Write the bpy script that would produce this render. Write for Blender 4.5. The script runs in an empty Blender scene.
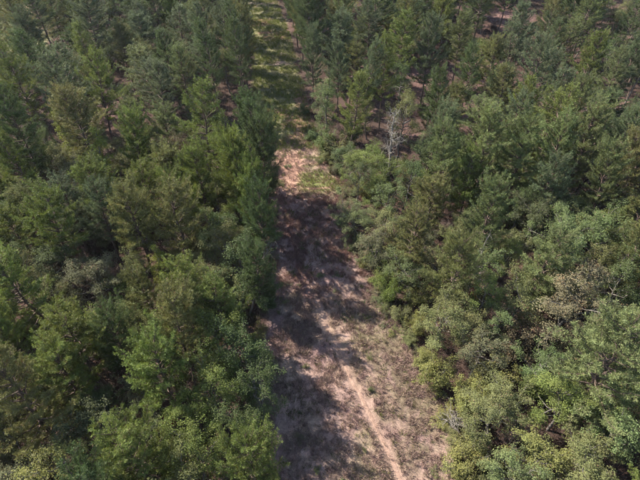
import bpy, math, random
import numpy as np
from mathutils import Vector

# ------------------------------------------------------------ camera, sky, sun
scn = bpy.context.scene
COL = scn.collection
CAM_H, PITCH = 40.0, 43.0
cd = bpy.data.cameras.new('camera')
cam = bpy.data.objects.new('camera', cd); COL.objects.link(cam)
cam.location = (0, 0, CAM_H); cam.rotation_euler = (math.radians(90 - PITCH), 0, 0)
cd.sensor_width = 36; cd.lens = 36 * 486 / 640; cd.clip_end = 5000
scn.camera = cam

SUN_EL, SUN_AZ = 44.0, -62.0          # azimuth clockwise from +Y (the way the camera looks)
wd = bpy.data.worlds.new('World'); scn.world = wd; wd.use_nodes = True
nt = wd.node_tree; nt.nodes.clear()
sky = nt.nodes.new('ShaderNodeTexSky'); sky.sky_type = 'NISHITA'; sky.sun_disc = False
sky.sun_elevation = math.radians(SUN_EL); sky.sun_rotation = math.radians(SUN_AZ)
sky.air_density = 1.0; sky.dust_density = 1.0
bg = nt.nodes.new('ShaderNodeBackground'); bg.inputs['Strength'].default_value = 0.105
wo = nt.nodes.new('ShaderNodeOutputWorld')
nt.links.new(sky.outputs[0], bg.inputs[0]); nt.links.new(bg.outputs[0], wo.inputs[0])
sl = bpy.data.lights.new('sun', 'SUN'); sl.energy = 5.0; sl.angle = math.radians(0.55); sl.color = (1.0, 0.92, 0.80)
so = bpy.data.objects.new('sun', sl); COL.objects.link(so)
e, a = math.radians(SUN_EL), math.radians(SUN_AZ)
to_sun = Vector((math.sin(a) * math.cos(e), math.cos(a) * math.cos(e), math.sin(e)))
so.rotation_euler = to_sun.to_track_quat('Z', 'Y').to_euler(); so.location = to_sun * 200
vs = scn.view_settings
vs.view_transform = 'Standard'; vs.look = 'None'; vs.exposure = 1.33; vs.gamma = 1.0; vs.use_curve_mapping = False
scn.cycles.max_bounces = 4; scn.cycles.diffuse_bounces = 2; scn.cycles.transmission_bounces = 2
scn.cycles.volume_bounces = 0; scn.cycles.glossy_bounces = 2
scn.cycles.use_denoising = True
scn.cycles.adaptive_threshold = 0.04

rs = np.random.RandomState(7)
random.seed(7)

# ------------------------------------------------------------ helpers
def tag(o, label=None, cat=None, group=None, kind=None):
    if label: o['label'] = label
    if cat: o['category'] = cat
    if group: o['group'] = group
    if kind: o['kind'] = kind
    return o

def mesh_np(name, V, F, mat, attrs=None, smooth=False, mats=None):
    V = np.asarray(V, np.float32); F = np.asarray(F, np.int32); k = F.shape[1]
    me = bpy.data.meshes.new(name)
    me.vertices.add(len(V)); me.vertices.foreach_set('co', V.ravel())
    me.loops.add(F.size); me.loops.foreach_set('vertex_index', F.ravel())
    me.polygons.add(len(F))
    me.polygons.foreach_set('loop_start', np.arange(0, F.size, k, dtype=np.int32))
    me.polygons.foreach_set('loop_total', np.full(len(F), k, np.int32))
    me.polygons.foreach_set('use_smooth', np.full(len(F), smooth, bool))
    if attrs:
        for an, (ty, arr) in attrs.items():
            at = me.attributes.new(an, ty, 'POINT')
            at.data.foreach_set('color' if ty == 'FLOAT_COLOR' else 'value', np.asarray(arr, np.float32).ravel())
    me.materials.append(mat)
    me.update(calc_edges=True); me.validate()
    return me

def link(name, me, parent=None):
    o = bpy.data.objects.new(name, me); COL.objects.link(o)
    if parent: o.parent = parent
    return o

_lat = np.random.RandomState(3).rand(256, 256)
def vnoise(x, y, s, off=0.0):
    x = np.asarray(x, float) / s + 57.3 + off; y = np.asarray(y, float) / s + 91.7 + off * 1.7
    xi = np.floor(x).astype(int); yi = np.floor(y).astype(int); fx = x - xi; fy = y - yi
    fx = fx * fx * (3 - 2 * fx); fy = fy * fy * (3 - 2 * fy)
    g = lambda i, j: _lat[i % 256, j % 256]
    return (g(xi, yi) * (1 - fx) + g(xi + 1, yi) * fx) * (1 - fy) + (g(xi, yi + 1) * (1 - fx) + g(xi + 1, yi + 1) * fx) * fy
def fbm(x, y, s, off=0.0):
    return .5 * vnoise(x, y, s, off) + .3 * vnoise(x, y, s * .45, off + 11) + .2 * vnoise(x, y, s * .2, off + 23)

def pdist(x, y, line):
    """distance of points to a polyline"""
    d = np.full(np.shape(x), 1e9)
    for (x0, y0), (x1, y1) in zip(line[:-1], line[1:]):
        dx, dy = x1 - x0, y1 - y0
        t = np.clip(((x - x0) * dx + (y - y0) * dy) / (dx * dx + dy * dy), 0, 1)
        d = np.minimum(d, np.hypot(x - x0 - t * dx, y - y0 - t * dy))
    return d
def sstep(a, b, x):
    t = np.clip((x - a) / (b - a), 0, 1); return t * t * (3 - 2 * t)

HAZE = 0.00013

# ------------------------------------------------------------ layout, in metres on the ground
RIGHT= [(12.4, 12.3), (11.8, 14.4), (11.1, 18.3), (9.6, 24.0), (7.9, 29.6), (6.1, 34.9), (3.9, 42.9), (3.4, 49.6), (3.0, 54.0), (-0.3, 62.8), (-2.8, 71.8), (-3.5, 78.7), (-5.4, 91.0), (-7.9, 109.1), (-12.3, 133.2), (-15.5, 146.1)]
LEFT= [(-6.9, 12.3), (-6.5, 14.4), (-6.2, 18.3), (-6.3, 24.0), (-6.2, 29.6), (-6.3, 36.4), (-6.5, 44.7), (-6.6, 52.8), (-7.0, 60.1), (-8.1, 65.6), (-9.8, 75.2), (-12.0, 91.0), (-15.0, 109.1), (-18.2, 133.2), (-21.0, 146.1)]
RUT= [(-0.2, 33.5), (0.5, 30.6), (1.7, 27.8), (2.8, 24.5), (4.2, 21.0), (5.4, 17.9), (6.4, 14.8), (7.4, 11.6)]
RUT2= [(1.1, 33.5), (3.0, 28.4), (4.7, 24.8), (6.1, 22.0), (7.1, 18.3), (8.2, 14.8), (9.0, 12.3)]
RUT3= [(-4.8, 51.7), (-4.0, 45.6), (-2.7, 39.5), (-1.6, 34.9), (-0.2, 33.5)]
HEROES=[
 ('pine', 'bright', -25.7, 28.0, 12, 3.21), ('pine', 'bright', -19.5, 23.3, 11, 2.82), ('pine', 'olive', -21.3, 17.7, 13, 2.96), ('pine', 'bright', -19.9, 20.7, 10.5, 2.55),
 ('pine', 'bright', -8.0, 26.4, 11, 2.64), ('pine', 'bright', -4.3, 12.7, 12, 2.36), ('pine', 'bright', -27.8, 36.8, 12, 2.9), ('pine', 'olive', -19.0, 37.6, 12.5, 2.62),
 ('pine', 'grey', -23.4, 39.9, 11.5, 2.21), ('pine', 'bright', -34.8, 47.8, 12, 2.45), ('pine', 'bright', -22.9, 51.4, 12.5, 2.43), ('pine', 'bright', -10.0, 47.1, 13.5, 2.63),
 ('pine', 'bright', -7.2, 41.3, 12.5, 2.34), ('pine', 'bright', -13.3, 45.4, 12, 2.15), ('pine', 'olive', -14.6, 37.7, 12, 2.84), ('pine', 'dark', -6.7, 47.8, 14, 2.29),
 ('pine', 'dark', -8.8, 54.7, 14, 2.5), ('pine', 'dark', -6.2, 37.1, 13, 1.99), ('pine', 'dark', -5.4, 31.9, 11, 1.87), ('pine', 'dark', -11.7, 64.1, 17, 4.23),
 ('pine', 'dark', -16.1, 71.3, 15, 2.68), ('pine', 'dark', -12.2, 73.2, 15, 2.58), ('pine', 'dark', -17.2, 24.1, 11, 2.05), ('pine', 'olive', -15.3, 29.0, 10, 1.98),
 ('pine', 'pale', 21.5, 20.2, 13, 3.56), ('pine', 'soft', 21.1, 31.9, 11, 2.71), ('pine', 'soft', 16.9, 37.6, 12.5, 2.42), ('pine', 'soft', 15.2, 47.3, 12.5, 2.54),
 ('pine', 'soft', 19.4, 47.9, 13.5, 3.0), ('pine', 'soft', 23.7, 49.2, 13.5, 2.93), ('pine', 'soft', 28.0, 49.4, 12.5, 2.61), ('pine', 'grey', 25.7, 43.9, 11, 2.46),
 ('pine', 'soft', 32.3, 51.1, 13, 2.77), ('pine', 'grey', 36.4, 51.1, 13, 2.65), ('pine', 'soft', 33.3, 57.7, 13, 2.35), ('pine', 'soft', 32.4, 44.6, 12, 2.46),
 ('pine', 'olive', 36.1, 46.2, 12, 2.51), ('pine', 'bright', 17.4, 46.2, 10, 2.09), ('pine', 'olive', 9.5, 36.9, 9, 2.37), ('pine', 'bright', 4.4, 61.3, 13, 2.31),
 ('pine', 'bright', 9.4, 68.7, 14, 2.34), ('pine', 'grey', 3.0, 70.9, 13, 2.26), ('pine', 'grey', -1.3, 76.5, 13, 2.22), ('pine', 'grey', 14.1, 54.1, 12, 2.27),
 ('pine', 'dark', 16.3, 61.3, 13, 2.31), ('pine', 'dark', 21.3, 66.8, 13.5, 2.44), ('pine', 'bright', 26.7, 59.2, 12.5, 2.4), ('pine', 'grey', 34.3, 70.9, 13, 2.56),
 ('pine', 'pale', 42.4, 67.5, 13, 2.47), ('pine', 'grey', 48.3, 74.6, 13, 2.5), ('broad', 'lime green', -33.7, 56.2, 11.5, 1.82), ('broad', 'lime green', -27.1, 49.3, 13, 1.89),
 ('broad', 'lime green', -16.4, 34.4, 8.5, 1.3), ('broad', 'bright green', -14.7, 23.7, 8, 1.77), ('broad', 'bright green', -8.8, 19.9, 10, 2.68), ('broad', 'bright green', -10.7, 14.7, 7.5, 1.56),
 ('broad', 'bright green', -10.0, 17.4, 8, 1.87), ('broad', 'charcoal green', -16.1, 17.0, 9, 2.56), ('broad', 'charcoal green', -14.3, 14.8, 8, 2.12), ('broad', 'yellow-green', -17.9, 13.9, 9.5, 2.38),
 ('broad', 'olive', -11.8, 30.1, 8.5, 1.96), ('broad', 'dark green', -7.4, 32.2, 8, 2.23), ('broad', 'dark green', -5.8, 22.8, 10.5, 2.25), ('broad', 'dark green', -4.7, 18.8, 9.5, 1.89),
 ('broad', 'dark green', -5.2, 15.9, 10, 1.91), ('broad', 'grey', -22.7, 33.4, 7, 2.99), ('broad', 'grey', -30.2, 48.0, 8, 2.3), ('broad', 'grey-green', -18.2, 28.4, 6.5, 2.32),
 ('broad', 'brown', -15.5, 30.4, 5.5, 1.64), ('broad', 'olive', -33.2, 44.4, 9, 2.74), ('broad', 'grey-green', -11.9, 39.1, 9, 2.13), ('broad', 'olive', -10.2, 37.6, 9, 2.39),
 ('broad', 'dark green', -13.4, 39.1, 7, 1.41), ('broad', 'dark green', -28.6, 35.1, 7, 2.56), ('broad', 'brown', -18.1, 53.2, 9, 2.17), ('broad', 'grey-green', 4.4, 43.7, 5.5, 2.68),
 ('broad', 'bright green', 5.0, 53.5, 6, 2.09), ('broad', 'bright green', 8.0, 50.6, 7.5, 2.13), ('broad', 'dark green', 10.6, 48.3, 9, 2.16), ('broad', 'olive', 7.2, 41.5, 6, 2.37),
 ('broad', 'grey-green', 8.1, 46.2, 6.5, 2.15), ('broad', 'olive', 11.0, 59.3, 12, 2.41), ('broad', 'pale green', 0.6, 65.1, 12, 1.85), ('broad', 'pale green', 0.9, 62.2, 5, 1.74),
 ('broad', 'olive', 2.3, 61.1, 4, 2.45), ('broad', 'pale green', 4.7, 63.9, 5, 1.92), ('broad', 'bright green', 7.0, 33.6, 4.5, 1.74), ('broad', 'grey-green', 8.4, 34.6, 6, 2.25),
 ('broad', 'olive', 11.1, 27.8, 7.5, 2.82), ('broad', 'yellow-green', 9.6, 29.0, 4, 1.34), ('broad', 'yellow-green', 10.4, 23.3, 5, 1.81), ('broad', 'olive', 13.7, 27.1, 6, 2.1),
 ('broad', 'grey', 14.0, 24.4, 6.5, 2.17), ('broad', 'yellow-green', 12.6, 20.8, 5, 1.9), ('broad', 'olive', 14.0, 18.9, 7, 2.81), ('broad', 'yellow-green', 11.4, 16.0, 4.5, 1.82),
 ('broad', 'yellow-green', 15.4, 22.7, 5, 1.97), ('broad', 'brown', 22.1, 28.3, 9.5, 3.86), ('broad', 'olive', 18.7, 29.6, 8.5, 2.32), ('broad', 'pale green', 16.3, 33.6, 7.5, 2.09),
 ('broad', 'pale green', 24.5, 36.6, 9.5, 2.76), ('broad', 'pale green', 29.3, 37.2, 9.5, 3.09), ('broad', 'dark green', 28.4, 30.6, 9, 2.43), ('broad', 'bright green', 19.3, 19.2, 7, 2.74),
 ('broad', 'pale green', 22.3, 16.7, 8, 2.43), ('broad', 'olive', 19.6, 15.3, 7, 2.17), ('broad', 'yellow-green', 16.2, 15.3, 6, 2.21), ('broad', 'grey', 21.6, 25.2, 4, 1.98),
 ('broad', 'dark green', 39.2, 56.6, 12, 3.25), ('broad', 'charcoal green', 24.3, 41.1, 8, 2.98), ('broad', 'olive', 14.8, 39.4, 6.5, 1.86), ('broad', 'olive', 12.3, 34.9, 6.5, 2.05),
 ('broad', 'olive', 21.1, 38.5, 6, 1.73), ('broad', 'olive', 27.8, 33.9, 8, 1.79), ('broad', 'brown', 18.3, 26.2, 4.5, 2.01), ('broad', 'olive', 27.8, 25.6, 8, 2.17),
 ('pine', 'olive', 30.7, 33.5, 11, 2.4), ('broad', 'olive', -23.0, 16.3, 9, 1.8), ('pine', 'bright', -26.2, 24.1, 11, 2.46),
]

# ------------------------------------------------------------ materials
def new_mat(name):
    m = bpy.data.materials.new(name); m.use_nodes = True
    n = m.node_tree.nodes; n.clear()
    return m, n, m.node_tree.links
def N(n, t, **kw):
    d = n.new(t)
    for k, v in kw.items(): setattr(d, k, v)
    return d

def foliage_mat(name, transl, rough, spec, alt, varied=.5):
    """leaf colour = the tree's own colour, varied leaf by leaf, with a share of turned leaves"""
    m, n, l = new_mat(name)
    oi = N(n, 'ShaderNodeObjectInfo')
    t1 = N(n, 'ShaderNodeAttribute', attribute_name='tint'); t2 = N(n, 'ShaderNodeAttribute', attribute_name='turn')
    lt = N(n, 'ShaderNodeMath', operation='LESS_THAN'); l.new(t2.outputs['Fac'], lt.inputs[0]); l.new(oi.outputs['Alpha'], lt.inputs[1])
    mr = N(n, 'ShaderNodeMapRange'); mr.inputs[3].default_value = 1 - varied; mr.inputs[4].default_value = 1 + varied
    l.new(t1.outputs['Fac'], mr.inputs[0])
    mix = N(n, 'ShaderNodeMix', data_type='RGBA'); mix.inputs[7].default_value = alt
    l.new(lt.outputs[0], mix.inputs[0]); l.new(oi.outputs['Color'], mix.inputs[6])
    # some clumps run yellower, some bluer than the rest of the plant
    hv = N(n, 'ShaderNodeMapRange'); hv.inputs[3].default_value = -.016; hv.inputs[4].default_value = .016; l.new(t2.outputs['Fac'], hv.inputs[0])
    ha = N(n, 'ShaderNodeMath', operation='ADD'); l.new(hv.outputs[0], ha.inputs[1])
    hs = N(n, 'ShaderNodeHueSaturation'); l.new(mix.outputs[2], hs.inputs['Color']); l.new(mr.outputs[0], hs.inputs['Value'])
    hm = N(n, 'ShaderNodeMapRange'); hm.inputs[3].default_value = .488; hm.inputs[4].default_value = .508
    l.new(oi.outputs['Random'], hm.inputs[0]); l.new(hm.outputs[0], ha.inputs[0]); l.new(ha.outputs[0], hs.inputs['Hue'])
    p = N(n, 'ShaderNodeBsdfPrincipled'); p.inputs['Roughness'].default_value = rough; p.inputs['Specular IOR Level'].default_value = spec
    l.new(hs.outputs[0], p.inputs['Base Color'])
    tr = N(n, 'ShaderNodeBsdfTranslucent')
    h2 = N(n, 'ShaderNodeHueSaturation'); h2.inputs['Hue'].default_value = .485; h2.inputs['Saturation'].default_value = 1.15; h2.inputs['Value'].default_value = 1.25
    l.new(hs.outputs[0], h2.inputs['Color']); l.new(h2.outputs[0], tr.inputs['Color'])
    ms = N(n, 'ShaderNodeMixShader'); ms.inputs[0].default_value = transl
    l.new(p.outputs[0], ms.inputs[1]); l.new(tr.outputs[0], ms.inputs[2])
    o = N(n, 'ShaderNodeOutputMaterial'); l.new(ms.outputs[0], o.inputs[0])
    return m
M_NEEDLE = foliage_mat('pine_needles', .25, .55, .25, (.20, .12, .06, 1), .45)
M_LEAF = foliage_mat('leaves', .28, .55, .2, (.20, .14, .075, 1), .38)

def bark_mat(name, c0, c1, scale=9):
    m, n, l = new_mat(name)
    tc = N(n, 'ShaderNodeTexCoord'); mp = N(n, 'ShaderNodeMapping'); mp.inputs['Scale'].default_value = (scale, scale, scale * .25)
    l.new(tc.outputs['Object'], mp.inputs[0])
    no = N(n, 'ShaderNodeTexNoise'); no.inputs['Scale'].default_value = 1.0; no.inputs['Detail'].default_value = 6
    l.new(mp.outputs[0], no.inputs['Vector'])
    cr = N(n, 'ShaderNodeValToRGB'); cr.color_ramp.elements[0].position = .35; cr.color_ramp.elements[1].position = .65
    cr.color_ramp.elements[0].color = (*c0, 1); cr.color_ramp.elements[1].color = (*c1, 1)
    l.new(no.outputs[0], cr.inputs[0])
    p = N(n, 'ShaderNodeBsdfPrincipled'); p.inputs['Roughness'].default_value = .9
    l.new(cr.outputs[0], p.inputs['Base Color'])
    b = N(n, 'ShaderNodeBump'); b.inputs['Strength'].default_value = .6; b.inputs['Distance'].default_value = .03
    l.new(no.outputs[0], b.inputs['Height']); l.new(b.outputs[0], p.inputs['Normal'])
    o = N(n, 'ShaderNodeOutputMaterial'); l.new(p.outputs[0], o.inputs[0])
    return m
M_PBARK = bark_mat('pine_bark', (.07, .048, .038), (.17, .12, .095))
M_BARK = bark_mat('grey_bark', (.09, .08, .07), (.2, .18, .16))
M_DEAD = bark_mat('bleached_wood', (.17, .15, .13), (.34, .31, .275))

def ground_mat(name):
    m, n, l = new_mat(name)
    at = N(n, 'ShaderNodeAttribute', attribute_name='soil')
    tc = N(n, 'ShaderNodeTexCoord')
    n1 = N(n, 'ShaderNodeTexNoise'); n1.inputs['Scale'].default_value = 3.1; n1.inputs['Detail'].default_value = 8; n1.inputs['Roughness'].default_value = .72
    n2 = N(n, 'ShaderNodeTexNoise'); n2.inputs['Scale'].default_value = 14.; n2.inputs['Detail'].default_value = 5; n2.inputs['Roughness'].default_value = .7
    l.new(tc.outputs['Object'], n1.inputs['Vector']); l.new(tc.outputs['Object'], n2.inputs['Vector'])
    mr = N(n, 'ShaderNodeMapRange'); mr.inputs[1].default_value = .3; mr.inputs[2].default_value = .7; mr.inputs[3].default_value = .62; mr.inputs[4].default_value = 1.38
    l.new(n1.outputs[0], mr.inputs[0])
    m2 = N(n, 'ShaderNodeMapRange'); m2.inputs[1].default_value = .3; m2.inputs[2].default_value = .7; m2.inputs[3].default_value = .7; m2.inputs[4].default_value = 1.3
    l.new(n2.outputs[0], m2.inputs[0])
    mu = N(n, 'ShaderNodeMath', operation='MULTIPLY'); l.new(mr.outputs[0], mu.inputs[0]); l.new(m2.outputs[0], mu.inputs[1])
    hs = N(n, 'ShaderNodeHueSaturation'); l.new(at.outputs['Color'], hs.inputs['Color']); l.new(mu.outputs[0], hs.inputs['Value'])
    p = N(n, 'ShaderNodeBsdfPrincipled'); p.inputs['Roughness'].default_value = .95; p.inputs['Specular IOR Level'].default_value = .15
    l.new(hs.outputs[0], p.inputs['Base Color'])
    ad = N(n, 'ShaderNodeMath', operation='ADD'); l.new(n1.outputs[0], ad.inputs[0]); l.new(n2.outputs[0], ad.inputs[1])
    b = N(n, 'ShaderNodeBump'); b.inputs['Strength'].default_value = .8; b.inputs['Distance'].default_value = .12
    l.new(ad.outputs[0], b.inputs['Height']); l.new(b.outputs[0], p.inputs['Normal'])
    o = N(n, 'ShaderNodeOutputMaterial'); l.new(p.outputs[0], o.inputs[0])
    return m
M_GROUND = ground_mat('clay_and_litter')

def blade_mat(name, transl=.25):
    m, n, l = new_mat(name)
    at = N(n, 'ShaderNodeAttribute', attribute_name='soil')
    p = N(n, 'ShaderNodeBsdfDiffuse'); l.new(at.outputs['Color'], p.inputs['Color'])
    tr = N(n, 'ShaderNodeBsdfTranslucent'); l.new(at.outputs['Color'], tr.inputs['Color'])
    ms = N(n, 'ShaderNodeMixShader'); ms.inputs[0].default_value = transl
    l.new(p.outputs[0], ms.inputs[1]); l.new(tr.outputs[0], ms.inputs[2])
    o = N(n, 'ShaderNodeOutputMaterial'); l.new(ms.outputs[0], o.inputs[0])
    return m
M_BLADE = blade_mat('grass_blades')

# ------------------------------------------------------------ ground
LX = np.array([q[0] for q in LEFT]); LY = np.array([q[1] for q in LEFT])
RX = np.array([q[0] for q in RIGHT]); RY = np.array([q[1] for q in RIGHT])
def lane(x, y):
    """>0 inside the open strip between the woods, in metres from its nearer edge"""
    return np.minimum(x - np.interp(y, LY, LX), np.interp(y, RY, RX) - x)
OPENINGS = [(21.9, 74.5, 4.6), (37.0, 79.9, 4.8), (48.4, 77.6, 4.8), (43.8, 119.9, 6), (19.8, 87.9, 3.6), (8.9, 75.9, 3.2), (30, 92, 4), (62, 110, 5), (-33.3, 74.5, 3.2), (75.5, 125.5, 5), (55, 101, 3), (14, 66, 2.2)]
def in_field(x, y):
    """the grassy field beyond the far corner of the left wood"""
    return (x + .58 * (y - 82) < -46) & (y > 97) & (y < 134)
def gz(x, y):
    x = np.asarray(x, float); y = np.asarray(y, float)
    z = 1.3 * (vnoise(x, y, 46, 5) - .5) + .5 * (vnoise(x, y, 15, 9) - .5)
    near = np.exp(-((x / 120) ** 2 + ((y - 60) / 140) ** 2))
    z = z * near
    ln = lane(x, y)
    z = z - .06 * np.exp(-(pdist(x, y, RUT) / .55) ** 2) * (ln > 0)
    return z

def ground_color(x, y):
    n1 = fbm(x, y, 6, 1); n2 = fbm(x, y, 2.2, 4); n3 = fbm(x, y, 11, 8); n4 = fbm(x, y, 1.1, 15)
    ln = lane(x, y)
    mix = lambda c, k, f: c * (1 - f[..., None]) + np.array(k) * f[..., None]
    litter = np.array((0.072, 0.048, 0.039)); c = np.broadcast_to(litter, x.shape + (3,)).copy()
    c = mix(c, (0.062, 0.038, 0.031), sstep(.45, .6, n2)); c = mix(c, (0.140, 0.082, 0.068), sstep(.55, .68, n1) * .6)
    strip = sstep(-.6, .8, ln + (n2 - .5) * 2 + 1.2 * sstep(60, 66, y))
    g = np.broadcast_to(np.array((.320, .220, .185)), x.shape + (3,)).copy()          # dry mauve-tan thatch
    g = mix(g, (.250, .162, .148), sstep(.42, .6, n1)); g = mix(g, (.330, .240, .185), sstep(.5, .65, n2))
    g = mix(g, (0.105, 0.102, 0.046), sstep(.54, .66, n3) * .6 * sstep(.4, .6, n4 + .1))
    # red soil in the stretch before the clay patch, green grass past it
    mid = sstep(32, 38, y) * (1 - sstep(54, 57, y)); g = mix(g, (.255, .170, .150), mid * sstep(.38, .58, n2) * .7)
    clay = sstep(51.5, 53.5, y) * (1 - sstep(61, 64, y)); g = mix(g, (.47, .29, .215), clay * np.maximum(1 - sstep(-3.6, -1.4, x + 2 * (n2 - .5)), .75 * sstep(.5, .6, fbm(x * .4, y * 2.2, 3.2, 31))))
    g = mix(g, (.215, .240, .085), clay * sstep(.40, .5, fbm(x * .3, y * 2, 3.0, 41)) * .9 * sstep(-3.6, -2, x))
    far = sstep(61, 66, y); g = mix(g, (.170, .165, .080), far * sstep(.22, .40, n1) * .9); g = mix(g, (.25, .14, .10), far * sstep(.60, .66, fbm(x, y, 7, 77)) * .8)
    # wheel tracks
    d2 = pdist(x, y, RUT2); g = mix(g, (0.36, 0.25, 0.20), np.exp(-(d2 / .55) ** 2) * .75 * sstep(.3, .55, n2 + .08))
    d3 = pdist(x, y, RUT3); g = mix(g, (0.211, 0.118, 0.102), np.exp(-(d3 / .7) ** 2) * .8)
    d1 = pdist(x, y, RUT); g = mix(g, (0.34, 0.23, 0.18), np.exp(-(d1 / .7) ** 2) * .7)
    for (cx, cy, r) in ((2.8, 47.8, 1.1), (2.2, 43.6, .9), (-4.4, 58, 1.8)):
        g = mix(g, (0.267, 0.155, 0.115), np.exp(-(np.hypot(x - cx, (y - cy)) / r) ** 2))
    for ox, oy, o_r in OPENINGS:
        c = mix(c, (.215, .128, .115), np.clip(1.2 * np.exp(-(np.hypot(x - ox, y - oy) / (o_r * 1.1)) ** 2), 0, 1) * sstep(.3, .55, n2))
    c = mix(c, (0, 0, 0), strip) + g * strip[..., None]
    fld = in_field(x + 5 * (n1 - .5), y + 14 * (n3 - .5)).astype(float)
    f = np.broadcast_to(np.array((0.149, 0.155, 0.074)), x.shape + (3,)).copy(); f = mix(f, (0.205, 0.155, 0.105), sstep(.5, .62, n1))
    f = mix(f, (0.260, 0.186, 0.136), np.exp(-(pdist(x, y, [(-80, 136), (-72, 128), (-64, 121)]) / 1.2) ** 2))
    c = c * (1 - fld[..., None]) + f * fld[..., None]
    return c

def axis(parts):
    out = [parts[0][0]]
    for a_, b_, s_ in parts: out += list(np.linspace(a_, b_, max(1, round((b_ - a_) / s_)) + 1)[1:])
    return np.array(out)
gx = axis([(-2500, -300, 220), (-300, -100, 20), (-100, -22, 1.0), (-22, 13, .24), (13, 100, 1.0), (100, 300, 20), (300, 2500, 220)])
gy = axis([(-600, -20, 60), (-20, 8, 2), (8, 66, .26), (66, 150, .5), (150, 300, 10), (300, 3500, 200)])
X, Y = np.meshgrid(gx, gy); Z = gz(X, Y)
fine = (fbm(X, Y, 1.0, 3) - .5) * .30 + (fbm(X, Y, .55, 13) - .5) * .22
Z = Z + fine * (lane(X, Y) > -4) * (1 - .93 * np.exp(-(pdist(X, Y, RUT) / .5) ** 2))
nx, ny = len(gx), len(gy)
ii = (np.arange(ny - 1)[:, None] * nx + np.arange(nx - 1)[None]).ravel()
F = np.stack([ii, ii + 1, ii + nx + 1, ii + nx], 1)
gc = ground_color(X, Y); gc4 = np.concatenate([gc, np.ones(gc.shape[:2] + (1,))], 2)
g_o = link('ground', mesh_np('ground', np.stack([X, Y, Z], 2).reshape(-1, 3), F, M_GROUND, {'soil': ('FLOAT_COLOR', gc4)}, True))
tag(g_o, 'reddish clay ground with pine litter and dry grass', 'ground', kind='structure')

# the bare wheel track worn down the sunny strip, a sheet of its own
def dense(line, step):
    out = [np.array(line[0], float)]
    for p0, p1 in zip(line[:-1], line[1:]):
        p0, p1 = np.array(p0, float), np.array(p1, float); k = max(1, int(np.hypot(*(p1 - p0)) / step))
        out += [p0 + (p1 - p0) * t for t in np.linspace(0, 1, k + 1)[1:]]
    a_ = np.array(out)
    for _ in range(12): a_[1:-1] = .25 * a_[:-2] + .5 * a_[1:-1] + .25 * a_[2:]
    return a_
tr = dense(RUT[1:], .18); td = np.gradient(tr, axis=0); td /= np.linalg.norm(td, axis=1)[:, None]
tn = np.stack([td[:, 1], -td[:, 0]], 1)
s_ = np.linspace(-1, 1, 9); i_ = np.arange(len(tr))
grow = sstep(-2, 60, i_)
wl = (.09 + .12 * grow) * (.6 + .8 * vnoise(i_, i_ * 0, 7, 3)); wr = (.09 + .12 * grow) * (.6 + .8 * vnoise(i_, i_ * 0, 6, 43))
wob = .16 * (vnoise(i_, i_ * 0, 14, 9) - .5)
off = np.where(s_[None] < 0, s_[None] * wl[:, None], s_[None] * wr[:, None]) + wob[:, None]
TX = tr[:, 0:1] + tn[:, 0:1] * off; TY = tr[:, 1:2] + tn[:, 1:2] * off
TZ = gz(TX, TY) + .03 - .05 * np.abs(s_[None]) ** 4 + .03 * (fbm(TX, TY, .5, 3) - .5)
cc = np.array((.335, .222, .170))[None, None] * (.85 + .3 * fbm(TX, TY, 1.2, 61)[..., None])
nn = len(s_); ii = (np.arange(len(tr) - 1)[:, None] * nn + np.arange(nn - 1)[None]).ravel()
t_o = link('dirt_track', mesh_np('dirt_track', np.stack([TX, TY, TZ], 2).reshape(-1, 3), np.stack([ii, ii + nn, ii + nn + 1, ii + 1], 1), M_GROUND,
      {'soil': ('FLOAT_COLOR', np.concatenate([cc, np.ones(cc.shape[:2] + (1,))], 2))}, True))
tag(t_o, 'narrow bare pinkish wheel track curving through the dry grass', 'track', kind='structure')

# ------------------------------------------------------------ tree building
def tube(P, R, k=6):
    P = np.asarray(P, float); R = np.asarray(R, float); m = len(P)
    T = np.gradient(P, axis=0); T /= np.linalg.norm(T, axis=1)[:, None] + 1e-9
    ref = np.where(np.abs(T[:, 2:3]) > .9, np.array([[1., 0, 0]]), np.array([[0, 0, 1.]]))
    A = np.cross(T, ref); A /= np.linalg.norm(A, axis=1)[:, None] + 1e-9; B = np.cross(T, A)
    th = np.arange(k) * 2 * math.pi / k
    V = P[:, None] + R[:, None, None] * (np.cos(th)[None, :, None] * A[:, None] + np.sin(th)[None, :, None] * B[:, None])
    i = np.arange(m - 1)[:, None] * k; j = np.arange(k)[None]; j2 = (j + 1) % k
    F = np.stack([i + j, i + j2, i + k + j2, i + k + j], 2).reshape(-1, 4)
    return V.reshape(-1, 3), F
class Tubes:
    def __init__(s): s.V = []; s.F = []; s.n = 0
    def add(s, P, R, k=6):
        V, F = tube(P, R, k); s.V.append(V); s.F.append(F + s.n); s.n += len(V)
    def mesh(s, name, mat): return mesh_np(name, np.concatenate(s.V), np.concatenate(s.F), mat, smooth=True)
def unit(v): return v / (np.linalg.norm(v, axis=-1, keepdims=True) + 1e-9)

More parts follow.
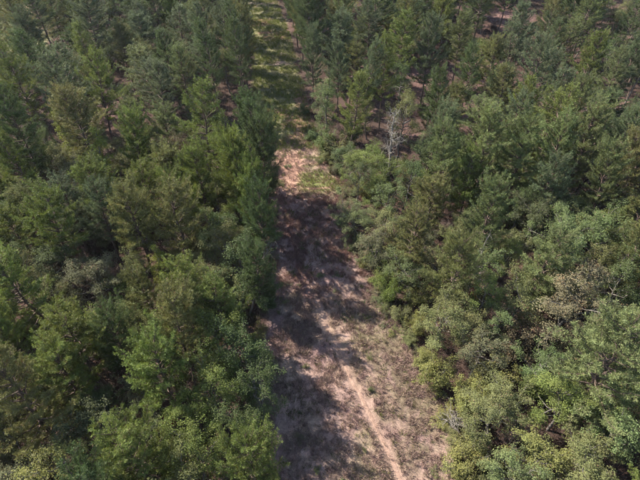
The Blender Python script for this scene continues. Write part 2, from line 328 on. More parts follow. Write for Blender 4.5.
def needles_mesh(name, C, D, T, r, per=16, ln=.24, w=.034):
    """C tuft centres, D tuft directions, T tint per tuft: sprays of needles"""
    m = len(C); Cn = np.repeat(C, per, 0); Dn = np.repeat(D, per, 0)
    d = unit(Dn * .75 + r.randn(m * per, 3) * .55 + np.array([0, 0, .12]))
    L = ln * (.7 + .6 * r.rand(m * per, 1))
    s = unit(np.cross(d, r.randn(m * per, 3))) * w * .5 * (.7 + .6 * r.rand(m * per, 1))
    b = Cn + r.randn(m * per, 3) * .03
    V = np.stack([b - s * .5, b + d * L * .55 - s, b + d * L, b + d * L * .55 + s], 1).reshape(-1, 3)
    F = np.arange(m * per * 4).reshape(-1, 4)
    tint = np.clip(np.repeat(T, per) + r.randn(m * per) * .16, 0, 1); turn = np.clip(np.repeat(r.rand(m), per) * .8 + .2 * r.rand(m * per), 0, 1)
    return mesh_np(name, V, F, M_NEEDLE, {'tint': ('FLOAT', np.repeat(tint, 4)), 'turn': ('FLOAT', np.repeat(turn, 4))})

def leaves_mesh(name, C, O, T, r, per=30, rad=.42, size=.13, mat=None, flat=.75):
    """C clump centres, O outward directions: clumps of folded leaves"""
    m = len(C); k = m * per
    g = r.randn(k, 3); g = unit(g) * (r.rand(k, 1) ** .45)
    P = np.repeat(C, per, 0) + g * rad * np.array([1, 1, flat]) * np.repeat(.7 + .6 * r.rand(m, 1), per, 0)
    nrm = unit(np.repeat(O, per, 0) * .45 + g * .35 + np.array([0, 0, .55]) + r.randn(k, 3) * .42)
    u = unit(np.cross(nrm, r.randn(k, 3))); v = np.cross(nrm, u)
    S = size * (.55 + .9 * r.rand(k, 1))
    lift = nrm * S * .18
    V = np.stack([P - u * S * .62, P + v * S * .42 + lift, P + u * S * .62 - lift, P - v * S * .42 + lift], 1).reshape(-1, 3)
    F = np.arange(k * 4).reshape(-1, 4)
    tint = np.clip(np.repeat(T, per) + r.randn(k) * .2, 0, 1); turn = np.clip(np.repeat(r.rand(m), per) * .6 + .4 * r.rand(k), 0, 1)
    return mesh_np(name, V, F, mat or M_LEAF, {'tint': ('FLOAT', np.repeat(tint, 4)), 'turn': ('FLOAT', np.repeat(turn, 4))})

def pine_variant(seed, base=.36, h=13., rad=2.6, dens=1.0, full=1.0, gap=.62, rnd=.6):
    """whorls of upswept boughs, every bough ending in bottlebrush shoots"""
    r = np.random.RandomState(seed)
    zs = np.linspace(0, h, 12); wob = np.cumsum(r.randn(12, 2) * .07, 0); wob -= wob[0]
    tp = np.concatenate([wob, zs[:, None]], 1)
    at = lambda z: np.array([np.interp(z, zs, tp[:, i]) for i in range(3)])
    tk = Tubes(); tk.add(tp, .15 * (1 - zs / h) ** .8 + .018, 7)
    lb = Tubes(); lb.add(tp, .09 * (1 - zs / h) ** .8 + .01, 5); C = []; D = []; T = []; UP = np.array([0, 0, 1.])
    def shoot(q, d, ln, tt):
        """tufts strung along an upturned twig"""
        k = max(3, int(ln / .11)); s = np.linspace(.15, 1, k)[:, None]
        tip = q + d * ln + UP * ln * .22
        P = q + (tip - q) * s + r.randn(k, 3) * .035
        lb.add(np.array([q, .5 * (q + tip) - UP * .02, tip]), [.014, .01, .005], 3)
        C.append(P); D.append(unit(d + UP * .35 + r.randn(k, 3) * .35)); T.append(np.clip(tt + r.randn(k) * .07 + (s[:, 0] - .5) * .25, 0, 1))
    z = h * base; az = r.rand() * 6.28; sect = r.rand(3) * 6.28
    while z < h * .98:
        t = (z - h * base) / (h * (1 - base)); nb = r.randint(4, 7) if t < .75 else r.randint(3, 5)
        for b in range(nb):
            az += 6.28 / nb + r.randn() * .45
            lob = 1 + .22 * math.sin(az + sect[0] + 2.5 * t) + .16 * math.sin(2 * az + sect[1])
            L = rad * ((1 - t ** 1.25) ** rnd * (.66 + .34 * min(1, t * 3)) * (.55 + .75 * r.rand()) * lob + .10) * full
            if r.rand() < .12: L *= .4
            el = math.radians(4 + 46 * t + r.randn() * 9); p0 = at(z + r.randn() * .10)
            hd = np.array([math.cos(az), math.sin(az), 0.]); lat = np.array([-hd[1], hd[0], 0]); s = np.linspace(0, 1, 5)[:, None]
            P = p0 + hd * L * s * math.cos(el) + UP * L * (s * math.sin(el) + .24 * s ** 2.4)
            P[1:] += r.randn(4, 3) * .04 * L
            lb.add(P, np.linspace(.03 + .012 * L, .01, 5), 4)
            tt = .5 + (r.rand() - .5) * .7
            e_ = unit(P[-1] - P[-2]); shoot(P[-1], e_, .30 + .30 * r.rand(), tt)
            ns = int(round((2.0 + 3.4 * L) * dens))
            for c in range(ns):
                s0 = .30 + .70 * (c + r.rand()) / ns
                q = np.array([np.interp(s0, s[:, 0], P[:, i]) for i in range(3)]); sg = 1 if c % 2 else -1
                d = unit(hd * (.55 + .3 * r.rand()) + lat * sg * (.45 + .5 * r.rand()) + UP * (.12 + .35 * r.rand()))
                shoot(q, d, (.32 + .42 * r.rand()) * (.75 + .35 * (1 - s0)) * min(1.15, .5 + .35 * L), np.clip(tt + r.randn() * .12, 0, 1))
        z += (gap + .3 * r.rand()) * (1 - .38 * t)
    shoot(at(h * .97), UP, .5, .6)
    for i in range(9):
        zz = h * base * (.45 + .6 * r.rand()); a_ = r.rand() * 6.28; L = .5 + r.rand() * .9; p0 = at(zz)
        lb.add(np.array([p0, p0 + [math.cos(a_) * L * .5, math.sin(a_) * L * .5, .02], p0 + [math.cos(a_) * L, math.sin(a_) * L, -.08]]), [.022, .014, .005], 3)
    C = np.concatenate(C); D = np.concatenate(D); T = np.concatenate(T)
    return {'trunk': tk.mesh('pine_trunk', M_PBARK), 'branches': lb.mesh('pine_branches', M_PBARK), 'crown': needles_mesh('pine_crown', C, D, T, r, per=13, ln=.21, w=.034)}, h, rad

def broad_variant(seed, h=8., rad=2.2, base=.28, per=52, nclump=1.0, leaf=.09, crad=.44, shape=0., bark=None):
    r = np.random.RandomState(seed); tk = Tubes(); lb = Tubes()
    zs = np.linspace(0, h * .86, 9); wob = np.cumsum(r.randn(9, 2) * .10, 0); wob -= wob[0]; tp = np.concatenate([wob, zs[:, None]], 1)
    at = lambda z: np.array([np.interp(z, zs, tp[:, i]) for i in range(3)])
    bark = bark or M_BARK
    tk.add(tp, .11 * (h / 8) * (1 - zs / h) + .015, 7); lb.add(tp, .07 * (h / 8) * (1 - zs / h) + .01, 5); C = []; O = []; T = []
    nl = int(16 * nclump * (h / 8) ** .6); az = r.rand() * 6.28
    lobes = 1 + .38 * np.sin(np.arange(3)[None] * 0 + 0)
    ph = r.rand(4) * 6.28
    for i in range(nl):
        t = (i + .5) / nl; z = h * (base + (.8 - base) * t); az += 2.4 + r.randn() * .35
        prof = (math.sin(math.pi * (.2 + .72 * t)) ** .7) if shape == 0 else (1 - t) ** .55 * (.5 + .5 * min(1, t * 4))
        lob = 1 + .28 * math.sin(2 * az + ph[0]) + .2 * math.sin(3 * az + ph[1] + 4 * t)
        L = rad * prof * lob * (.72 + .5 * r.rand()); el = math.radians(18 + 42 * t + r.randn() * 9)
        hd = np.array([math.cos(az), math.sin(az), 0.]); p0 = at(z * .92); s = np.linspace(0, 1, 5)[:, None]
        P = p0 + hd * L * s * math.cos(el) + np.array([0, 0, 1.]) * (L * s * math.sin(el) + .12 * L * s ** 2); P[1:] += r.randn(4, 3) * .06 * L
        lb.add(P, np.linspace(.02 + .018 * L, .008, 5), 4)
        ns = max(3, int((3.2 + 2.4 * L) * nclump))
        tl = r.rand()
        for c in range(ns):
            s0 = 1. if c == 0 else .35 + .65 * r.rand() ** .7
            q = np.array([np.interp(s0, s[:, 0], P[:, k]) for k in range(3)])
            dv = unit(hd * .5 + r.randn(3) * .75 + np.array([0, 0, .35])); l2 = (.25 + .55 * r.rand()) * min(1.2, .5 + .4 * L) * (0.15 if c == 0 else 1)
            q2 = q + dv * l2
            if c: lb.add(np.array([q, .5 * (q + q2) + [0, 0, .04], q2]), [.013, .009, .005], 3)
            C.append(q2); O.append(unit(q2 - at(z) + np.array([0, 0, .3]))); T.append(np.clip(.5 + (tl - .5) * .45 + r.randn() * .15, 0, 1))
    top = at(h * .84)
    for c in range(int(7 * nclump)):
        q2 = top + r.randn(3) * np.array([.3, .3, .28]) * (rad / 2.2); C.append(q2); O.append(unit(q2 - top + np.array([0, 0, .6]))); T.append(r.rand())
    C = np.array(C); O = np.array(O); T = np.array(T)
    return {'trunk': tk.mesh('broadleaf_trunk', bark), 'branches': lb.mesh('broadleaf_branches', bark), 'crown': leaves_mesh('broadleaf_crown', C, O, T, r, per, crad, leaf)}, h, rad

def shrub_variant(seed, h=3., rad=1.6, per=34, leaf=.082, stems=11, crad=.32, open_=0.):
    r = np.random.RandomState(seed); lb = Tubes(); C = []; O = []; T = []
    for i in range(stems):
        az = r.rand() * 6.28; out = rad * (.25 + .8 * r.rand()); hh = h * (.55 + .5 * r.rand()) * (1 - .45 * (out / rad / 1.05) ** 2)
        hd = np.array([math.cos(az), math.sin(az), 0.]); s = np.linspace(0, 1, 5)[:, None]
        P = hd * .12 * r.rand() + hd * out * s ** 1.3 + np.array([0, 0, 1.]) * hh * s ** .85; P[1:] += r.randn(4, 3) * .07
        lb.add(P, np.linspace(.028, .006, 5), 4); tl = r.rand()
        for c in range(int(7 + 2.5 * h)):
            s0 = .18 + .82 * r.rand() ** .75; q = np.array([np.interp(s0, s[:, 0], P[:, k]) for k in range(3)])
            dv = unit(hd * .3 + r.randn(3) + np.array([0, 0, .25])); q2 = q + dv * (.15 + .38 * r.rand()); q2[2] = max(.1, q2[2])
            lb.add(np.array([q, q2]), [.008, .004], 3)
            if r.rand() > open_: C.append(q2); O.append(unit(q2 - np.array([0, 0, h * .4]))); T.append(np.clip(.5 + (tl - .5) * .5 + r.randn() * .15, 0, 1))
    return {'stems': lb.mesh('shrub_stems', M_BARK), 'crown': leaves_mesh('shrub_crown', np.array(C), np.array(O), np.array(T), r, per, crad, leaf)}, h, rad

def bare_variant(seed, h=11., rad=2.4, nl=24, mat=None, lean=(0, 0), thick=.14):
    """a leafless dead tree: trunk, limbs, twigs"""
    r = np.random.RandomState(seed); tk = Tubes(); lb = Tubes()
    zs = np.linspace(0, 1, 10); P0 = np.stack([lean[0] * zs ** 1.2 + np.cumsum(r.randn(10) * .06), lean[1] * zs ** 1.2 + np.cumsum(r.randn(10) * .06), h * zs], 1); P0 -= P0[0]
    tk.add(P0, thick * (1 - zs) ** .8 + .02, 7)
    at = lambda t: np.array([np.interp(t, zs, P0[:, i]) for i in range(3)])
    az = 0
    for i in range(nl):
        t = .3 + .68 * (i + .5) / nl; az += 2.4 + r.randn() * .4; L = rad * (1.1 - t * .75) * (.5 + .8 * r.rand()); el = math.radians(20 + 35 * t + r.randn() * 12)
        hd = np.array([math.cos(az), math.sin(az), 0.]); s = np.linspace(0, 1, 6)[:, None]
        P = at(t) + hd * L * s * math.cos(el) + np.array([0, 0, 1.]) * L * s * math.sin(el); P[1:] += r.randn(5, 3) * .09 * L ** .5
        lb.add(P, np.linspace(.03 + .02 * L, .01, 6), 5)
        for c in range(int(3 + 2.5 * L)):
            s0 = .3 + .7 * r.rand(); q = np.array([np.interp(s0, s[:, 0], P[:, k]) for k in range(3)])
            dv = unit(hd * .6 + r.randn(3) * .7 + np.array([0, 0, .3])); l2 = .35 + .6 * r.rand(); q2 = q + dv * l2
            lb.add(np.array([q, .5 * (q + q2) + r.randn(3) * .05, q2]), [.018, .013, .006], 3)
            for e_ in range(2):
                q3 = q2 - dv * l2 * .5 * r.rand(); lb.add(np.array([q3, q3 + unit(dv + r.randn(3) * .7) * (.2 + .3 * r.rand())]), [.009, .004], 3)
    mat = mat or M_DEAD
    return {'trunk': tk.mesh('dead_trunk', mat), 'branches': lb.mesh('dead_branches', mat)}, h, rad

rv = np.random.RandomState(90)
PINE_STAND = [pine_variant(100 + i, base=.26 + .18 * rv.rand(), h=13 + 2 * rv.rand(), rad=2.5 + .8 * rv.rand(), dens=.9 + .3 * rv.rand(), gap=.5 + .2 * rv.rand(), rnd=.55 + .35 * rv.rand()) for i in range(10)]
PINE_OPEN = [pine_variant(200 + i, base=.18 + .04 * i, h=12, rad=3.0, dens=1.1, gap=.54, rnd=.42 + .06 * i) for i in range(5)]
BROAD = [broad_variant(300 + i, h=[8, 8, 9, 7.5, 8.5, 8][i], rad=2.3, base=[.22, .28, .3, .2, .25, .26][i]) for i in range(6)]
BROAD_BIG = [broad_variant(340 + i, h=9, rad=3.1, base=.24, nclump=1.25, per=50, crad=.46) for i in range(2)]
COLUMN = [broad_variant(380 + i, h=11, rad=1.75, base=.14, nclump=1.1, shape=1, per=48) for i in range(3)]
SHRUB = [shrub_variant(400 + i, h=[3, 3.6, 2.6, 3.2, 4.2][i], rad=[1.6, 1.7, 1.7, 1.4, 1.9][i], stems=[12, 14, 11, 11, 15][i], open_=[0, .1, 0, .25, .1][i]) for i in range(5)]
BUSH = [shrub_variant(440 + i, h=1.5, rad=.95, stems=8, per=22, leaf=.07, crad=.24, open_=[0, .2, .35][i]) for i in range(3)]

# ------------------------------------------------------------ planting
PINE_TONE = {'soft': (.138, .168, .066, .04), 'bright': (.130, .166, .046, .03), 'olive': (.142, .150, .055, .06), 'grey': (.113, .142, .072, .05), 'dark': (.080, .112, .044, .03), 'pale': (.165, .192, .080, .03)}
PINE_WORD = {'soft': 'soft green', 'bright': 'bright green', 'olive': 'olive green', 'grey': 'grey-green', 'dark': 'dark green', 'pale': 'pale green'}
LEAF_TONE = {'lime green': (.215, .245, .050, .04), 'mauve-brown': (.150, .112, .098, .15), 'crimson': (.30, .045, .05, .05), 'bright green': (.150, .190, .055, .02), 'yellow-green': (.200, .205, .068, .05), 'olive': (.158, .168, .068, .09), 'brown': (.172, .150, .088, .20),
             'grey-green': (.126, .160, .064, .05), 'grey': (.134, .140, .074, .12), 'dark green': (.085, .115, .044, .03), 'pale green': (.140, .184, .074, .05), 'charcoal green': (.078, .094, .042, .06)}
def sun_gap(x, y):
    s = (x + 1.5) * math.sin(a) + (y - 57.5) * math.cos(a); d = (x + 1.5) * math.cos(a) - (y - 57.5) * math.sin(a)
    return 0 < s < 19 and -5.2 < d < 7.0
def view_gap(x, y):
    "ground kept low in front of the bleached tree and round the bare trunk"
    return (8 < x < 12.5 and 44 < y < 56.5) or (14.5 < x < 17.5 and 31.5 < y < 35)
TREES = []      # kind, tone, x, y, h, r, form
for (kind, tone, x, y, h, r) in HEROES:
    if sun_gap(x, y) and h > 9: continue
    if kind == 'broad' and h <= 5.0: kind = 'shrub'
    TREES.append([kind, tone, x, y, h, r, True])

def frame_ok(x, y, margin):
    """roughly the ground the camera can look at, with a margin"""
    return abs(x) < 25 + (y - 15) * .485 + margin
cells = {}
def put(x, y, rad): cells.setdefault((int(x // 8), int(y // 8)), []).append((x, y, rad))
def free(x, y, rad, k=1.0):
    i, j = int(x // 8), int(y // 8)
    for a_ in range(i - 1, i + 2):
        for b_ in range(j - 1, j + 2):
            for (px, py, pr) in cells.get((a_, b_), ()):
                if (px - x) ** 2 + (py - y) ** 2 < (k * (pr + rad)) ** 2: return False
    return True
for t in TREES: put(t[2], t[3], t[5] * (.62 if t[0] != 'pine' else .72))
rp = random.Random(21)
def try_fill(count, y0, y1, kinds, tones, hs, rr, spread, margin=4.5, edge=.6, tries=9000, skip=None, openings=True):
    got = 0
    for _ in range(tries):
        if got >= count: break
        y = y0 + (y1 - y0) * rp.random(); x = (rp.random() * 2 - 1) * (32 + (y - 15) * .485 + margin)
        if not frame_ok(x, y, margin): continue
        ln = float(lane(np.array(x), np.array(y)))
        if ln > -(edge + (1.6 if kinds != 'shrub' and y > 60 and x > -10 - (y - 60) * .1 else 0)) or bool(in_field(np.array(x), np.array(y))): continue
        if openings and any((x - ox) ** 2 + ((y - oy) * (1 if y > oy else .3)) ** 2 < o_r ** 2 for ox, oy, o_r in OPENINGS): continue
        if (sun_gap(x, y) or view_gap(x, y)) and kinds != 'shrub': continue
        r = rr[0] + (rr[1] - rr[0]) * rp.random()
        if not free(x, y, r * spread): continue
        h = hs[0] + (hs[1] - hs[0]) * rp.random()
        TREES.append([kinds, rp.choice(tones), x, y, h, r, False]); put(x, y, r * spread); got += 1
    return got
# tall pines of the stands, mixed broadleaf, understorey
for (x, y) in ((-92, 139), (-86, 137.5), (-80, 139), (-74.5, 137), (-69, 138.5), (-64, 136.5)): TREES.append(['pine', 'dark', x, y, 13, 2.8, False]); put(x, y, 2)
for y in np.arange(9, 60, 2.5):
    x = np.interp(y, LY, LX) - 1.3 - rp.random() * 1.6; lo = y < 34
    if sun_gap(x, y) or not free(x, y, .45): continue
    if lo or rp.random() < .3: TREES.append(['broad', rp.choice(['dark green', 'bright green', 'dark green', 'olive']), x, y, 9.3 + 1.6 * rp.random(), 2.2 + .4 * rp.random(), False])
    else: TREES.append(['pine', rp.choice(['dark', 'bright', 'bright']), x - .8, y, 12.5 + 2.5 * rp.random(), 2.4 + .6 * rp.random(), False])
    put(x, y, 1.3)
for y in np.arange(8, 33, 2.9):
    x = np.interp(y, LY, LX) - 4.6 - rp.random() * 1.5
    if free(x, y, .5): TREES.append(['pine', rp.choice(['dark', 'bright', 'olive']), x, y, 11 + 1.6 * rp.random(), 2.4 + .5 * rp.random(), False]); put(x, y, 1.3)
# rows of pines that wall in the far end of the strip
for y in np.cumsum([64] + [rp.uniform(2.2, 5.6) for _ in range(21)]):
    for side in (0, 1):
        x = (np.interp(y, LY, LX) - 1.8 - rp.random() * 1.6) if side == 0 else (np.interp(y, RY, RX) + 2.0 + rp.random() * 1.6)
        if free(x, y, 1.3) and not sun_gap(x, y): TREES.append(['pine', rp.choice(['dark', 'dark', 'grey', 'olive']), x, y, 13.5 + 3 * rp.random(), 2.3 + .7 * rp.random(), False]); put(x, y, 1.9)
c0 = try_fill(225, 52, 146, 'pine', ['grey', 'grey', 'soft', 'dark', 'grey', 'olive', 'dark', 'bright'], (9.5, 16), (2.3, 3.7), .64, tries=30000)
c1 = try_fill(22, 6, 52, 'pine', ['bright', 'olive', 'bright', 'grey'], (8, 11.5), (2.2, 3.0), .68)
c2 = try_fill(120, 5, 58, 'broad', ['olive', 'grey', 'dark green', 'olive', 'grey-green', 'bright green', 'bright green', 'pale green'], (4.5, 8), (1.7, 2.5), .52, edge=1.2, tries=20000)
c3 = try_fill(150, 54, 146, 'broad', ['olive', 'grey', 'dark green', 'pale green', 'dark green', 'dark green'], (5, 10), (1.7, 2.6), .42, tries=20000)
c4 = try_fill(150, 8, 62, 'shrub', ['olive', 'mauve-brown', 'brown', 'grey-green', 'dark green', 'yellow-green', 'grey', 'mauve-brown'], (1.8, 4), (1.2, 1.9), .36, tries=20000)
c5 = try_fill(120, 60, 140, 'shrub', ['olive', 'mauve-brown', 'brown', 'grey-green', 'mauve-brown', 'dark green'], (1.8, 3.2), (1.1, 1.8), .45)
print('fill', c0, c1, c2, c3, c4, c5)
# brush along the right verge, and scrub round the field corner
verge = [(9.9, 14.0, 1.3, 1.6, 'yellow-green'), (10.3, 17.8, 1.4, 1.5, 'olive'), (9.6, 20.0, 1.2, 1.3, 'yellow-green'), (8.6, 25.6, 1.6, 1.5, 'yellow-green'), (7.6, 28.2, 1.5, 1.2, 'olive'), (7.0, 31.0, 1.8, 1.4, 'olive'),
         (5.9, 36.2, 2.2, 1.5, 'bright green'), (5.4, 38.8, 2.4, 1.5, 'grey-green'), (4.9, 41.0, 2.0, 1.4, 'grey-green'), (4.2, 46.4, 2.2, 1.3, 'grey'), (3.6, 51.5, 1.4, 1.2, 'brown'), (2.6, 56.5, 1.6, 1.3, 'grey'),
         (1.2, 59.5, 1.8, 1.5, 'olive'), (-1.2, 65.6, 1.8, 1.2, 'pale green'), (-2.6, 73.5, 2.2, 1.3, 'pale green'), (-7.4, 54.5, 2.0, 1.2, 'dark green'), (-8.0, 61.3, 1.8, 1.2, 'dark green'), (-10.0, 67.5, 1.8, 1.3, 'dark green'),
         (-6.6, 57.6, 1.7, 1.0, 'brown'), (-10.2, 74.0, 3.0, 1.7, 'dark green'), (-6.4, 44.4, 2.0, 1.2, 'dark green'), (-6.2, 27.5, 1.6, 1.1, 'dark green'), (-5.6, 33.0, 1.8, 1.2, 'dark green'), (-5.4, 15.6, 2.0, 1.3, 'dark green'),
         (12.0, 16.2, 2.2, 1.5, 'olive'), (12.6, 22.3, 2.6, 1.6, 'yellow-green'), (17.8, 22.6, 2.4, 1.7, 'bright green'), (-69, 128, 3, 1.8, 'grey-green'), (-66, 123.5, 3.2, 2.0, 'grey-green'), (-75, 120.5, 2.4, 1.7, 'yellow-green'), (-71, 118, 2.6, 1.6, 'olive'),
         (-64, 131, 4, 2, 'dark green'), (-60, 133, 5, 2.2, 'dark green'), (-63, 128.6, 4.4, 2.2, 'grey-green'), (-66, 112, 2.2, 1.6, 'olive'), (-80, 126, 2.5, 2, 'grey-green'), (-59, 121, 3.5, 2, 'grey-green')]
for (x, y, h, r, tone) in verge: TREES.append(['shrub', tone, x + (1.2 if x > 3 and y < 45 else 0), y, h, r, False])
for (x, y, h, r) in ((-12.6, 19.6, 2.6, .8), (15.6, 33.0, 2.2, .9)): TREES.append(['shrub', 'crimson', x, y, h, r, False])
# low bushes scattered on the open strip
for i in range(80):
    y = 13 + 62 * rp.random() ** 1.1; u_ = rp.random() ** 1.4
    lx, rx_ = float(np.interp(y, LY, LX)), float(np.interp(y, RY, RX))
    x = lx + u_ * (rx_ - lx)
    if float(pdist(np.array(x), np.array(y), RUT)) < .7 or float(pdist(np.array(x), np.array(y), RUT2)) < .5: continue
    TREES.append(['bush', rp.choice(['olive', 'grey-green', 'dark green', 'olive', 'brown']), x, y, .22 + .45 * rp.random() ** 2, .22 + .35 * rp.random(), False])

for i in range(90):
    y = 12 + 60 * rp.random() ** 1.2; e_ = rp.random() < .5
    x = (float(np.interp(y, LY, LX)) + rp.gauss(.3, .7)) if e_ else (float(np.interp(y, RY, RX)) + rp.gauss(.2, .6))
    TREES.append(['bush', rp.choice(['olive', 'grey-green', 'dark green', 'olive', 'brown', 'yellow-green', 'grey']), x, y, .5 + .8 * rp.random(), .45 + .5 * rp.random(), False])

def plant(name, variant, x, y, h, r, rz, color, tilt=(0, 0)):
    parts, h0, r0 = variant
    o = bpy.data.objects.new(name, None); COL.objects.link(o); o.empty_display_size = .4
    o.location = (x, y, float(gz(x, y)) - .06); o.rotation_euler = (tilt[0], tilt[1], rz); o.scale = (r / r0, r / r0, h / h0)
    for pn, me in parts.items():
        c = bpy.data.objects.new(pn, me); COL.objects.link(c); c.parent = o
        if pn == 'crown': c.color = color
    return o
BANDS = [(0, 20, 'at the bottom edge'), (20, 31, 'by the bare rut'), (31, 43, 'by the shaded track'), (43, 57, 'before the clay patch'), (57, 76, 'past the clay patch'), (76, 102, 'by the far track'), (102, 400, 'at the top edge')]
ORD = 'first second third fourth fifth sixth seventh eighth ninth tenth eleventh twelfth thirteenth fourteenth fifteenth sixteenth seventeenth eighteenth nineteenth twentieth'.split()
rows = {}
for t in TREES:
    kind, tone, x, y = t[:4]
    mid = .5 * (np.interp(y, LY, LX) + np.interp(y, RY, RX)); bi = [i for i, b in enumerate(BANDS) if b[0] <= y < b[1]][0]
    t.append(bi); t.append('left' if x < mid else 'right'); t.append(abs(x - mid))
    if kind == 'bush': t[8] = 'strip'
    rows.setdefault((kind, t[8], bi), []).append(t)
seen = {}
for key in sorted(rows):
    for rank, t in enumerate(sorted(rows[key], key=lambda q: q[9])):
        kind, tone, x, y, h, r, hero, bi, side, dist = t
        rz = rp.random() * 6.283; tilt = (rp.gauss(0, .045), rp.gauss(0, .045)); j = lambda: .9 + .2 * rp.random()
        if kind == 'pine':
            v = rp.choice(PINE_OPEN if (y < 50 or (hero and y < 58)) else PINE_STAND); c = PINE_TONE[tone]; word = PINE_WORD[tone]; nm, cat, noun = 'pine_tree', 'tree', 'pine'
        elif kind == 'broad':
            v = rp.choice(COLUMN if h / r > 5.3 else BROAD_BIG if r > 2.65 else BROAD); c = LEAF_TONE[tone]; word = tone; nm, cat, noun = 'broadleaf_tree', 'tree', 'broadleaf tree'
        elif kind == 'shrub':
            v = rp.choice(SHRUB); c = LEAF_TONE[tone]; word = tone; nm, cat, noun = 'shrub', 'shrub', 'shrub'
        else:
            v = rp.choice(BUSH); c = LEAF_TONE[tone]; word = tone; nm, cat, noun = 'low_bush', 'bush', 'low bush'
        k = j(); c = (c[0] * k, c[1] * k * (.97 + .06 * rp.random()), c[2] * k, c[3])
        o = plant(nm, v, x, y, h * (1 if hero else .96 + .08 * rp.random()), r, rz, c, tilt)
        tall = (('tall ' if h > 13 else 'shorter ') if kind == 'pine' else ('large ' if h > 2.8 else 'small ') if kind == 'shrub' else '')
        if kind == 'bush': stem, tail = f'{word} low bush in the open strip {BANDS[bi][2]}', ', from the left'
        elif rank < 6: stem, tail = f'{ORD[rank]} {noun} {side} of the track {BANDS[bi][2]}, {tall}{word}', ''
        else:
            far = 'midway into' if dist < 22 + .22 * max(0, y - 20) else 'deep in'
            stem, tail = f'{tall}{word} {noun} {far} the {side} wood {BANDS[bi][2]}', ', counting outward'
        seen.setdefault((stem, tail), []).append(o)
        tag(o, None, cat, {'pine': 'pines', 'broad': 'broadleaf trees', 'shrub': 'shrubs', 'bush': 'low bushes'}[kind] + (' of the wood ' + side + ' of the track' if kind != 'bush' else ' in the open strip'))
for (stem, tail), os_ in seen.items():
    for i, o in enumerate(os_): o['label'] = stem if len(os_) == 1 else f'{ORD[min(i, 19)]} {stem}{tail}'

# leafless trees
def bare(name, label, x, y, variant, rz=0, scale=1., cat='tree'):
    o = plant(name, variant, x, y, variant[1] * scale, variant[2] * scale, rz, (0, 0, 0, 0)); tag(o, label, cat); return o
bare('dead_tree', 'bleached white leafless tree standing among green crowns right of the clay patch', 9.3, 54.2, bare_variant(501, h=11.0, rad=2.4, nl=30, thick=.2), .4)
bare('dead_tree', 'slim pale bare trunk rising under a bright pine in the right wood', 16.4, 35.6, bare_variant(502, h=8, rad=.8, nl=8, thick=.13, lean=(.4, .3)))
bare('dead_tree', 'half-dead tree leaning out over the shaded track with bare grey boughs', -8.6, 35.2, bare_variant(503, h=7, rad=2.6, nl=20, mat=M_BARK, lean=(3.6, .4), thick=.12))
bare('dead_shrub', 'dead silvery grey shrub at the verge beside the bare rut', 11.0, 19.4, bare_variant(504, h=1.9, rad=1.5, nl=16, thick=.05), cat='shrub')
bare('dead_tree', 'thin grey leafless pine trunk leaning beside the clearing in the far right wood', 50.5, 74.5, bare_variant(505, h=10, rad=.9, nl=9, thick=.15, lean=(1.0, .2), mat=M_BARK))

# ------------------------------------------------------------ grass on the open strip (too fine to count)
def blades(name, label, cat, n_t, per, sampler, hgt, wid, colors, spread, seed):
    r = np.random.RandomState(seed); x, y = sampler(r, n_t); m = len(x)
    z = gz(x, y) - .03; c = colors(r, x, y)
    k = m * per; a_ = r.rand(k) * 6.283; tl = .25 + .75 * r.rand(k)
    bx = np.repeat(x, per) + r.randn(k) * spread; by = np.repeat(y, per) + r.randn(k) * spread; bz = np.repeat(z, per)
    hh = np.repeat(hgt * (.5 + 1.0 * r.rand(m)), per) * (.6 + .7 * r.rand(k)); ww = wid * (.7 + .7 * r.rand(k))
    b = np.stack([bx, by, bz], 1); tip = b + np.stack([np.cos(a_) * tl * hh * .9, np.sin(a_) * tl * hh * .9, hh], 1)
    s = np.stack([-np.sin(a_ + r.randn(k) * .8), np.cos(a_ + r.randn(k) * .8), 0 * a_], 1) * ww[:, None]
    midp = .5 * (b + tip) + np.array([0, 0, 1.]) * hh[:, None] * .12
    V = np.stack([b - s * .5, midp - s, tip, midp + s], 1).reshape(-1, 3)
    cc = np.repeat(c, per, 0) * (.75 + .5 * r.rand(k, 1)); cc = np.concatenate([cc, np.ones((k, 1))], 1)
    o = link(name, mesh_np(name, V, np.arange(k * 4).reshape(-1, 4), M_BLADE, {'soil': ('FLOAT_COLOR', np.repeat(cc, 4, 0))}))
    tag(o, label, cat, kind='stuff'); return o
def strip_sampler(y0, y1, gate, edge=.4):
    def f(r, n):
        y = y0 + (y1 - y0) * r.rand(n * 5); lx = np.interp(y, LY, LX); rx_ = np.interp(y, RY, RX); x = lx - edge + r.rand(n * 5) * (rx_ - lx + 2 * edge)
        keep = ((pdist(x, y, RUT) > .30 + .3 * vnoise(x, y, 1.2, 2)) | (r.rand(n * 5) < .05)) & (r.rand(n * 5) < gate(x, y)); return x[keep][:n], y[keep][:n]
    return f
def dry_col(r, x, y):
    base = np.array([(.34, .24, .20), (.30, .20, .185), (.39, .30, .22), (.215, .155, .135)])[r.randint(0, 4, len(x))]
    red = (sstep(33, 38, y) * (1 - sstep(54, 58, y)))[:, None]; return base * (1 - red) + base * np.array((.92, .80, .82)) * red
def green_col(r, x, y):
    base = np.array([(0.122, 0.130, 0.043), (0.151, 0.144, 0.061), (0.094, 0.108, 0.040), (0.173, 0.155, 0.072)])[r.randint(0, 4, len(x))]
    lush = (sstep(51, 54, y))[:, None]; return base * (1 - lush) + base * np.array((1.3, 1.5, 1.05)) * lush
g_dry = lambda x, y: np.clip(.15 + 1.3 * sstep(.47, .56, fbm(x, y, 1.0, 51)) * (1 - .65 * np.exp(-(pdist(x, y, RUT2) / .6) ** 2)) * (1 - .95 * sstep(50, 53, y)), 0, 1)
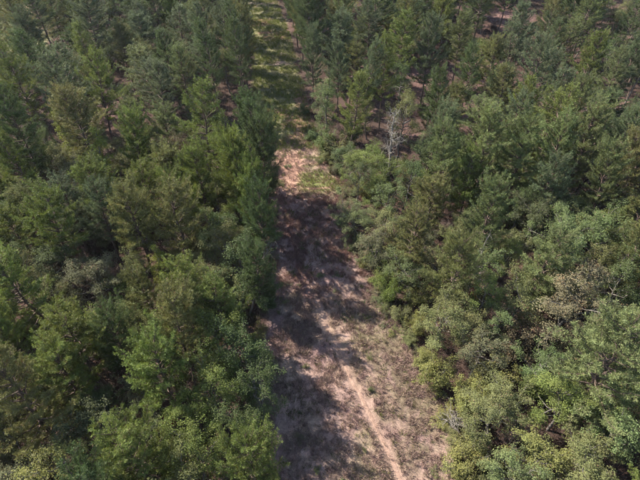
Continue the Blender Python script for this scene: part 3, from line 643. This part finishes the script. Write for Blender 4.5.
g_green = lambda x, y: np.clip(.05 + .16 * sstep(1.5, 4, x) * (y < 34) * sstep(.42, .55, fbm(x, y, 1.4, 19)) + sstep(.5, .64, fbm(x, y, 3.2, 8)) * .8 * sstep(.4, .58, fbm(x, y, 1.1, 15)) + .9 * sstep(51, 54, y) * sstep(.38, .5, fbm(x * .3, y * 2, 3.0, 41)) * np.where(y < 62, sstep(-3.6, -2, x), 1), 0, 1)
blades('dry_grass', 'dry mauve and tan grass covering the open strip', 'grass', 20000, 10, strip_sampler(11, 66, g_dry), .25, .016, dry_col, .075, 61)
blades('green_grass', 'green grass tufts growing in patches on the open strip', 'grass', 11000, 9, strip_sampler(11, 140, g_green, 1.2), .32, .018, green_col, .10, 62)
def wood_sampler(r, n):
    y = 8 + 134 * r.rand(n * 4); x = (r.rand(n * 4) * 2 - 1) * (30 + np.maximum(0, y - 15) * .5)
    keep = (lane(x, y) < -.3) & (r.rand(n * 4) < .25 + .75 * sstep(.42, .58, fbm(x, y, 5, 71))) & ~in_field(x, y); return x[keep][:n], y[keep][:n]
def under_col(r, x, y): return np.array([(.10, .105, .05), (.15, .11, .085), (.17, .10, .085), (.08, .095, .045), (.16, .13, .11)])[r.randint(0, 5, len(x))]
blades('undergrowth', 'low tangled undergrowth on the floor of the pine woods', 'undergrowth', 21000, 9, wood_sampler, .42, .022, under_col, .22, 63)
def field_sampler(r, n):
    y = 90 + 44 * r.rand(n * 4); x = -43 - .58 * (y - 82) - 34 * r.rand(n * 4); k = in_field(x, y) & (fbm(x, y, 4, 5) > .42); return x[k][:n], y[k][:n]
def field_col(r, x, y): return np.array([(.21, .22, .11), (.28, .25, .15), (.17, .19, .09)])[r.randint(0, 3, len(x))]
blades('field_grass', 'pale rough grass of the field beyond the left wood', 'grass', 5000, 8, field_sampler, .45, .03, field_col, .2, 64)

# ------------------------------------------------------------ haze: one closed box of thin air round everything
hz = 46.0
bxv = [(sx * 3200, sy, z) for z in (-3.0, hz) for (sx, sy) in ((-1, -800), (1, -800), (1, 3800), (-1, 3800))]
bxf = [(3, 2, 1, 0), (4, 5, 6, 7), (0, 1, 5, 4), (1, 2, 6, 5), (2, 3, 7, 6), (3, 0, 4, 7)]
m, n, l = new_mat('thin_haze')
pv = N(n, 'ShaderNodeVolumePrincipled'); pv.inputs['Color'].default_value = (.80, .88, 1.0, 1); pv.inputs['Density'].default_value = HAZE; pv.inputs['Anisotropy'].default_value = .3
ou = N(n, 'ShaderNodeOutputMaterial'); l.new(pv.outputs[0], ou.inputs['Volume'])
if HAZE > 0:
    ho = link('haze', mesh_np('haze', np.array(bxv), np.array(bxf), m)); tag(ho, 'thin bluish haze in the air over the woods', 'haze', kind='stuff')
tot = sum(len(me.polygons) * 2 for me in bpy.data.meshes); print('tris about', tot, 'objects', len(bpy.data.objects))
